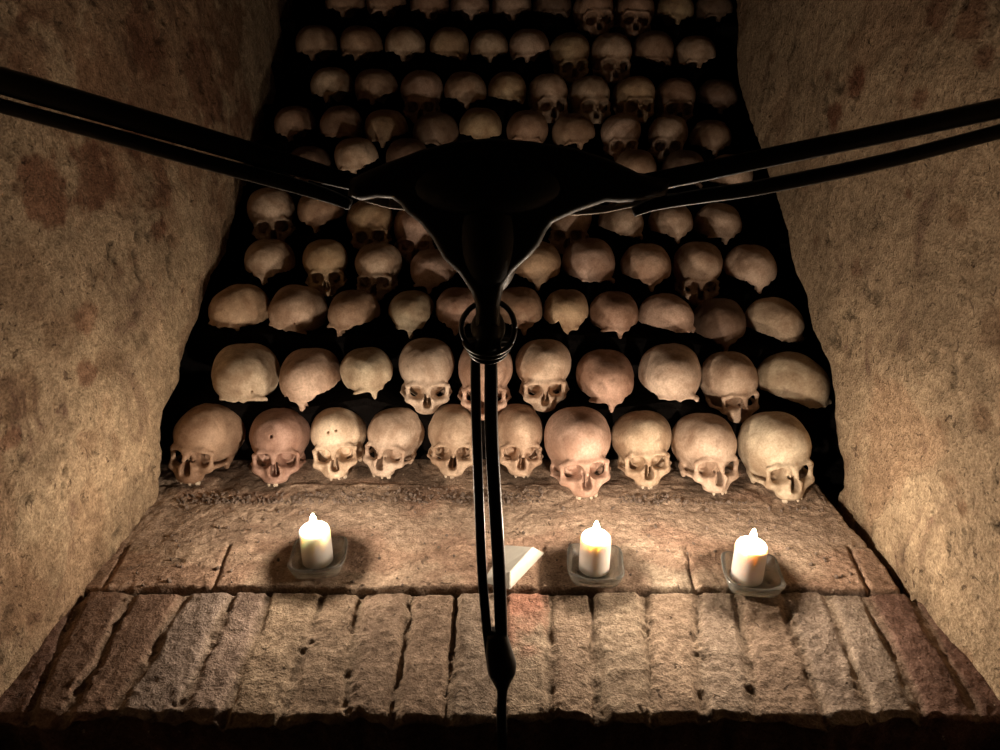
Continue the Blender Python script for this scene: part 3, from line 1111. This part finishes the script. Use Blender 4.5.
BR = [(856, 82, 13, 1.0, RED), (833, 113, 11, 1.0, RED), (833, 127, 7, 0.9, RED), (975, 18, 22, 0.8, RED), (935, 12, 16, 0.8, RED), (982, 58, 12, 0.8, RED),
      (851, 42, 8, 0.9, DRK), (920, 102, 10, 0.8, RED), (908, 194, 6, 0.9, RED), (825, 75, 6, 0.7, RED), (772, 58, 5, 0.9, DRK), (812, 240, 7, 0.8, DRK),
      (855, 268, 9, 0.6, RED), (960, 215, 12, 0.7, DRK), (985, 420, 16, 0.8, DRK), (990, 330, 20, 0.6, DRK), (950, 480, 9, 0.7, DRK), (963, 508, 6, 0.9, DRK),
      (940, 425, 10, 0.5, DRK), (900, 430, 60, 0.6, PALE), (900, 540, 60, 0.6, PALE), (850, 330, 40, 0.5, PALE), (960, 610, 40, 0.5, PALE), (800, 170, 30, 0.3, DRK)]
struct('wall_left', side_wall(-1, EL, BL), M_WALL_L)
struct('wall_right', side_wall(1, ER, BR), M_WALL_R)

# ------------------------------------------------------------------ setting: the dark stepped bank the skulls are stacked on


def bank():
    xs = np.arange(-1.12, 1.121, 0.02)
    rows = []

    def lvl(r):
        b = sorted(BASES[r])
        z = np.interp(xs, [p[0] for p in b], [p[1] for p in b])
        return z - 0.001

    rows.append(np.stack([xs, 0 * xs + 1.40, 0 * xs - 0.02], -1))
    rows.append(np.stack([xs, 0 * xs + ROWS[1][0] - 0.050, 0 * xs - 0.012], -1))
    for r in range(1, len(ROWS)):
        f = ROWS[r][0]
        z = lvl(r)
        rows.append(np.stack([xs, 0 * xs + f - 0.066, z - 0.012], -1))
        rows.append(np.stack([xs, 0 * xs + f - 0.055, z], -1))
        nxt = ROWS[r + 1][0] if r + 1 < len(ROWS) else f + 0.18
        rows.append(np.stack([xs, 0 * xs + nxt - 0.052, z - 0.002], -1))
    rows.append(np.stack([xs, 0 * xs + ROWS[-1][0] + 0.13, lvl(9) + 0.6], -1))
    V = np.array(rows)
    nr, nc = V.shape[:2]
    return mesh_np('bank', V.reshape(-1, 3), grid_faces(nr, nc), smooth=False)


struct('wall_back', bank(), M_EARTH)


def box_mesh(name, lo, hi):
    bm = bmesh.new()
    bmesh.ops.create_cube(bm, size=1, matrix=Matrix.Translation([(a + b) / 2 for a, b in zip(lo, hi)])
                          @ Matrix.Diagonal([b - a for a, b in zip(lo, hi)] + [1]))
    return bm_mesh(name, bm, False)


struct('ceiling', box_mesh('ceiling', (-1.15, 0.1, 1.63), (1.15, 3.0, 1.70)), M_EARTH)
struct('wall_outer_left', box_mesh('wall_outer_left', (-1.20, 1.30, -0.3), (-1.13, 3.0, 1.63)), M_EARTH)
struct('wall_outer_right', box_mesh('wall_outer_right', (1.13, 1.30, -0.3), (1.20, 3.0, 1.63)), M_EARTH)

# ------------------------------------------------------------------ crumbs of mortar at the feet of the skulls


def rubble():
    bm = bmesh.new()
    r = random.Random(77)
    for q in range(1100):
        x = r.uniform(-0.68, 0.69)
        y = 1.285 + abs(r.gauss(0, 0.028)) if q < 900 else r.uniform(1.02, 1.3)
        if x > 0.5:
            y -= r.uniform(0, 0.03)
        if -0.05 < x < 0.10 and y < 1.16:
            continue
        if any(e[1] == 0 and e[4][0] - 0.006 < x < e[5][0] + 0.006 and e[4][1] - 0.008 < y < e[5][1] + 0.006 for e in PLACED):
            continue
        s = r.uniform(0.0015, 0.0050) * (1.5 if r.random() < 0.12 else 1)
        m = Matrix.Translation((x, y, 0.002 + s * 0.4)) @ Euler((r.uniform(0, 6), r.uniform(0, 6), r.uniform(0, 6))).to_matrix().to_4x4() \
            @ Matrix.Diagonal((s, s * r.uniform(0.6, 1), s * r.uniform(0.45, 0.8), 1))
        bmesh.ops.create_icosphere(bm, subdivisions=1, radius=1.0, matrix=m)
    for v in bm.verts:
        v.co += Vector((r.uniform(-1, 1), r.uniform(-1, 1), r.uniform(-1, 1))) * 0.0007
    return bm_mesh('rubble', bm, False)


tag(obj('mortar_rubble', rubble(), M_RUBBLE), 'crumbs of mortar strewn along the feet of the front row of skulls', 'rubble', kind='stuff')

# ------------------------------------------------------------------ candles and their glass dishes


def candle_body(h, R, seed):
    bm = bmesh.new()
    prof = [(0.0, 0.0), (R - 0.0015, 0.0), (R, 0.0015), (R * 1.0, h * 0.5), (R * 0.995, h - 0.008), (R * 0.965, h - 0.0035),
            (R * 0.86, h - 0.0002), (R * 0.74, h), (R * 0.60, h - 0.0012), (R * 0.4, h - 0.0028), (0.004, h - 0.0036), (0.0, h - 0.0036)]
    add_lathe(bm, prof, 40)
    me = bm_mesh('candle_body', bm)
    return me


def wick_mesh(h):
    bm = bmesh.new()
    add_tube(bm, catmull([(0, 0, h - 0.005), (0.0004, 0, h + 0.001), (0.0012, 0.0005, h + 0.006)], 5), [0.0011, 0.0011, 0.0008], 8, up=(0, 1, 0.01))
    return bm_mesh('wick', bm)


def flame_mesh(h):
    bm = bmesh.new()
    z0 = h + 0.0035
    prof = [(0.0, 0.0), (0.0020, 0.0006), (0.0040, 0.004), (0.0054, 0.0095), (0.0056, 0.0140), (0.0047, 0.0195), (0.0030, 0.0250), (0.0012, 0.0295), (0, 0.0315)]
    add_lathe(bm, [(a, b * 0.88 + z0) for a, b in prof], 12)
    return bm_mesh('flame', bm)


def dish_mesh():
    bm = bmesh.new()
    seg = 64

    def loop(rad, z, lift, n):
        L = []
        for q in range(seg):
            a = 2 * math.pi * q / seg
            c, s = math.cos(a), math.sin(a)
            rr = rad / ((abs(c) ** n + abs(s) ** n) ** (1 / n))
            cor = (abs(math.sin(2 * a))) ** 3
            L.append(bm.verts.new((rr * c, rr * s, z + lift * cor)))
        return L

    loops = [loop(0.018, 0.000, 0, 3), loop(0.034, 0.000, 0, 4.5), loop(0.0375, 0.002, 0, 5), loop(0.0405, 0.010, 0.001, 5),
             loop(0.0440, 0.0205, 0.004, 5), loop(0.0452, 0.0225, 0.006, 5), loop(0.0438, 0.0245, 0.006, 5), loop(0.0400, 0.0230, 0.006, 5),
             loop(0.0368, 0.0140, 0.002, 4.5), loop(0.0345, 0.0082, 0, 4), loop(0.031, 0.0070, 0, 3), loop(0.015, 0.0070, 0, 2)]
    for A, B in zip(loops, loops[1:]):
        for q in range(seg):
            bm.faces.new((A[q], A[(q + 1) % seg], B[(q + 1) % seg], B[q]))
    bm.faces.new(loops[0][::-1])
    bm.faces.new(loops[-1])
    return bm_mesh('dish', bm)


DISH = dish_mesh()
CAND = [
    (318, 560, 0.0277, 0.070, M_WAX, 4, 'white pillar candle burning alone at left, plain cream wax', 'glass dish under the left candle, set in a ring of shadow'),
    (594, 568, 0.0275, 0.070, M_WAX_PINK, -5, 'white pillar candle burning in the middle, beside the white block', 'glass dish under the middle candle, beside the white block'),
    (746.5, 577, 0.0275, 0.071, M_WAX_PINK, -7, 'white pillar candle burning at right, near the right wall', 'glass dish under the right candle, long shadow at its right'),
]
for q, (px, py, R, h, wax, rz, lab, dlab) in enumerate(CAND):
    p = at_z(px, py, 0.012)
    zt = 0.0045
    d = obj('glass_dish', DISH, M_GLASS)
    ox, oy = ((0.003, -0.004), (0.001, -0.004), (0.007, -0.004))[q]
    d.location = (p[0] + ox, p[1] + oy, zt)
    d.scale = (1.12, 1.12, 0.95)
    d.rotation_euler = (0, 0, math.radians(rz))
    tag(d, dlab, 'candle dish', 'square glass candle dishes')
    c = empty('pillar_candle', (p[0], p[1], zt + 0.0072), math.radians(rz))
    tag(c, lab, 'candle', 'burning pillar candles')
    obj('candle_body', candle_body(h, R, q), wax, c)
    obj('wick', wick_mesh(h), M_WICK, c)
    obj('flame', flame_mesh(h), M_FLAME, c)

# ------------------------------------------------------------------ white slant-sided block behind the post


def white_block():
    base = [(0.0844, 1.115), (0.0174, 1.011), (-0.030, 1.030), (0.012, 1.135)]
    top = [(0.0607, 1.0987), (0.0175, 1.027), (-0.029, 1.033), (0.010, 1.134)]
    bm = bmesh.new()
    lo = [bm.verts.new((x, y, 0.004)) for x, y in base]
    hi = [bm.verts.new((x, y, z)) for (x, y), z in zip(top, (0.030, 0.030, 0.009, 0.009))]
    bm.faces.new(lo[::-1])
    bm.faces.new(hi)
    for a in range(4):
        bm.faces.new((lo[a], lo[(a + 1) % 4], hi[(a + 1) % 4], hi[a]))
    bmesh.ops.recalc_face_normals(bm, faces=bm.faces)
    bmesh.ops.bevel(bm, geom=bm.edges[:], offset=0.0012, segments=2, affect='EDGES')
    return bm_mesh('white_block', bm, False)


tag(obj('wedge_block', white_block(), M_CARD), 'white slant-sided block lying on the bricks behind the iron post', 'block')

# ------------------------------------------------------------------ wrought iron cross standing on the sill
GF = 0.73


def gp(px, py, dy=0.0):
    p = at_fwd(px, py, GF)
    p[1] += dy
    return p


foot_top = gp(497, 645)
root = empty('iron_cross', (gp(502, 900)[0], GF, -0.29))
tag(root, 'black wrought iron forked cross standing just before the brick sill, arms reaching both walls', 'cross')
RO = np.array(root.location)


def iron(name, bm, parent=root, smooth=True, mat=None):
    bmesh.ops.translate(bm, verts=bm.verts, vec=-Vector(RO))
    return obj(name, bm_mesh(name, bm, smooth), mat or M_IRON, parent)


PXM = GF / 722.0 / 0.98      # metres per pixel near the iron (about)


def bar(name, pts, wid, dy=0.0, aspect=1.0, sq=3.5, n=6, mat=None):
    bm = bmesh.new()
    P = catmull([gp(a, b, dy) for a, b in pts], n)
    add_tube(bm, P, np.array(wid) * PXM / 2, 12, aspect, sq)
    return iron(name, bm, mat=mat)


# the two bars of the post
bar('post_bar', [(475.5, 342), (475.5, 380), (476.5, 430), (479, 500), (482, 570), (486.5, 625), (490, 655)], [10, 11, 11, 11.5, 12, 12], aspect=0.9)
bar('post_bar', [(491, 342), (491, 380), (491.5, 430), (495, 500), (499, 570), (501, 625), (502, 655)], [13, 14.5, 15, 15.5, 16, 15], aspect=0.9)
# arms: a thick and a thin bar on either side
bar('arm_bar', [(-160, 34), (-60, 64), (0, 81), (100, 110), (200, 139), (290, 165), (350, 182), (410, 190)], [24, 24, 24, 22, 20, 16, 14], 0.004)
bar('arm_bar', [(-160, 55), (-60, 86), (0, 104), (100, 131), (200, 159), (290, 183), (330, 195), (352, 204)], [13, 13, 13, 14, 14, 13, 10], -0.006)
bar('arm_bar', [(1160, 62), (1060, 95), (1000, 109), (880, 135), (760, 160), (690, 175), (620, 188), (580, 190)], [18, 18, 18, 18, 18, 18, 16], 0.004)
bar('arm_bar', [(1160, 84), (1060, 116), (1000, 130), (880, 161), (760, 186), (700, 195), (655, 203), (632, 211)], [13, 13, 13, 14, 14, 12, 9], -0.006)

# the hub: a broad leaf-shaped body narrowing to the stem
HUB = [(352, 178), (385, 164), (420, 151), (455, 142), (490, 139), (530, 142), (575, 149), (610, 160), (640, 174), (668, 178),
       (664, 194), (640, 199), (618, 201), (604, 200), (590, 205), (575, 210), (562, 216), (552, 221), (546, 229), (539, 243), (527, 256), (514, 268), (504, 282),
       (500, 300), (500, 322), (476, 322), (476, 302), (471, 288), (459, 270), (444, 256), (433, 236), (421, 221), (408, 211), (402, 203), (394, 197), (380, 196),
       (364, 199), (350, 194)]


def hub_mesh():
    cu = bpy.data.curves.new('hub_outline', 'CURVE')
    cu.dimensions = '2D'
    cu.fill_mode = 'BOTH'
    cu.extrude = 0.010
    cu.bevel_depth = 0.010
    cu.bevel_resolution = 4
    cu.offset = -0.010
    sp = cu.splines.new('POLY')
    P = [np.array(p, float) for p in HUB]
    cen = sum(P) / len(P)
    pts = [gp(*p) for p in P]
    sp.points.add(len(pts) - 1)
    for a, p in zip(sp.points, pts):
        a.co = (p[0], p[2], 0, 1)
    sp.use_cyclic_u = True
    o = bpy.data.objects.new('hub_outline', cu)
    COL.objects.link(o)
    dg = bpy.context.evaluated_depsgraph_get()
    me = bpy.data.meshes.new_from_object(o.evaluated_get(dg))
    bpy.data.objects.remove(o)
    bpy.data.curves.remove(cu)
    bm = bmesh.new()
    bm.from_mesh(me)
    bpy.data.meshes.remove(me)
    bmesh.ops.remove_doubles(bm, verts=bm.verts, dist=1e-5)
    bm.transform(Matrix(((1, 0, 0, 0), (0, 0, 1, GF), (0, 1, 0, 0), (0, 0, 0, 1))))
    return bm


bm = hub_mesh()
# a swelling down the middle of both faces gives the body its belly
bmesh.ops.create_uvsphere(bm, u_segments=24, v_segments=16, radius=1.0,
                          matrix=Matrix.Translation(gp(488, 185)) @ Matrix.Diagonal((0.085, 0.036, 0.034, 1)))
bmesh.ops.create_uvsphere(bm, u_segments=24, v_segments=16, radius=1.0,
                          matrix=Matrix.Translation(gp(488, 235)) @ Matrix.Diagonal((0.035, 0.030, 0.065, 1)))
hub = iron('hub', bm)
hub.modifiers.new('edges', 'EDGE_SPLIT').split_angle = math.radians(40)
# flanges along the lower edges of the hub, rim light painted in by pale iron
bar('flange', [(362, 203), (386, 209), (405, 212), (421, 221), (433, 237), (445, 257), (459, 271), (471, 288), (476, 303)], [3, 4, 4, 5, 7, 6, 4], 0.018, 2.4, 2.5, mat=M_RIM_LIT)
bar('flange', [(740, 190), (700, 196), (664, 199), (645, 206), (626, 210), (605, 214), (580, 216), (562, 216), (552, 221), (545, 230), (538, 244), (527, 257), (514, 269), (504, 283), (500, 300)],
    [2.6, 3, 3.5, 4, 4.5, 5, 6, 9, 6, 3.5], 0.018, 2.4, 2.5, mat=M_RIM_LIT)


def leaf_curl(pts, wid, dy):
    bm = bmesh.new()
    P = catmull([gp(a, b, dy + e) for a, b, e in pts], 6)
    add_tube(bm, P, np.array(wid) * PXM / 2, 12, 1.6, 2.0)
    return iron('leaf_curl', bm, mat=M_RIM_LIT)  # pale iron paints candle light onto the curls


leaf_curl([(371, 206, 0), (378, 204, 0.004), (384, 206, 0.006), (387, 210, 0.004)], [4, 8, 8, 4], 0.016)
leaf_curl([(386, 209, 0), (392, 207, 0.004), (398, 204, 0.006), (401, 199, 0.006)], [5, 10, 10, 4], 0.016)
leaf_curl([(576, 216, 0), (584, 213, 0.004), (591, 212, 0.006), (597, 215, 0.004)], [4, 10, 10, 4], 0.016)
leaf_curl([(597, 205, 0.008), (600, 210, 0.006), (607, 212, 0.004), (615, 209, 0.002), (623, 203, 0.002)], [3, 5, 6, 5, 3], 0.016)

# the knop: a ball in a ring, bound with wire
bm = bmesh.new()
cK = gp(488, 328)
bmesh.ops.create_uvsphere(bm, u_segments=24, v_segments=16, radius=1.0, matrix=Matrix.Translation(cK) @ Matrix.Diagonal((0.0185, 0.018, 0.021, 1)))
add_tube(bm, np.array([gp(488, 300), gp(488, 352)]), [0.0125, 0.0145], 12, 0.9, 3)
knop = iron('knop', bm)
bm = bmesh.new()
ringp = [cK + np.array([0.0285 * math.cos(a), 0.004 * math.sin(2 * a), 0.030 * math.sin(a)]) for a in np.linspace(0, 2 * math.pi, 49)]
add_tube(bm, ringp, [0.0030], 10, 1.5, 2)
iron('knop_ring', bm)
for dz, rr in ((-0.019, 0.0255), (-0.0245, 0.0225), (-0.030, 0.0195)):
    bm = bmesh.new()
    P = [cK + np.array([rr * math.cos(a), 0.85 * rr * math.sin(a), dz + 0.006 * math.cos(a) ** 2 - 0.003]) for a in np.linspace(0, 2 * math.pi, 41)]
    add_tube(bm, P, [0.0026], 8, 1.0, 2, up=(0, 0, 1))
    iron('wire_binding', bm)

# the foot: a bulb drawn to a spike that stands on the bricks
bm = bmesh.new()
FT = [(496.5, 632, 13), (497.5, 643, 15.5), (499.5, 655, 18), (501.5, 664, 19.3), (501.8, 671, 18.3), (502, 680, 12.5), (502.3, 689, 7.2), (502, 697, 6.4),
      (501.5, 712, 6.6), (502, 735, 7.2), (502, 780, 7.5), (502, 850, 7.5)]
P = [gp(a, b) for a, b, c in FT]
last = P[-1].copy()
last[2] = -0.29
Pc = catmull(P, 4)
Rc = np.interp(np.linspace(0, 1, len(Pc)), np.linspace(0, 1, len(FT)), [c * PXM for a, b, c in FT])
Pc = np.concatenate([Pc, last[None]])
Rc = np.append(Rc, Rc[-1])
add_tube(bm, Pc, Rc, 18, 0.85, 2.2)
iron('foot', bm)

# ------------------------------------------------------------------ world and view
w = bpy.data.worlds.new('dark_crypt')
SC.world = w
w.use_nodes = True
w.node_tree.nodes['Background'].inputs['Color'].default_value = (1.0, 0.7, 0.5, 1)
w.node_tree.nodes['Background'].inputs['Strength'].default_value = 0.0016
SC.view_settings.view_transform = 'Standard'
SC.view_settings.look = 'None'
SC.view_settings.gamma = 1.0
SC.view_settings.use_curve_mapping = False
SC.view_settings.exposure = 0.17
SC.cycles.max_bounces = 8
SC.cycles.diffuse_bounces = 4
SC.cycles.use_denoising = True
SC.cycles.sample_clamp_indirect = 6.0
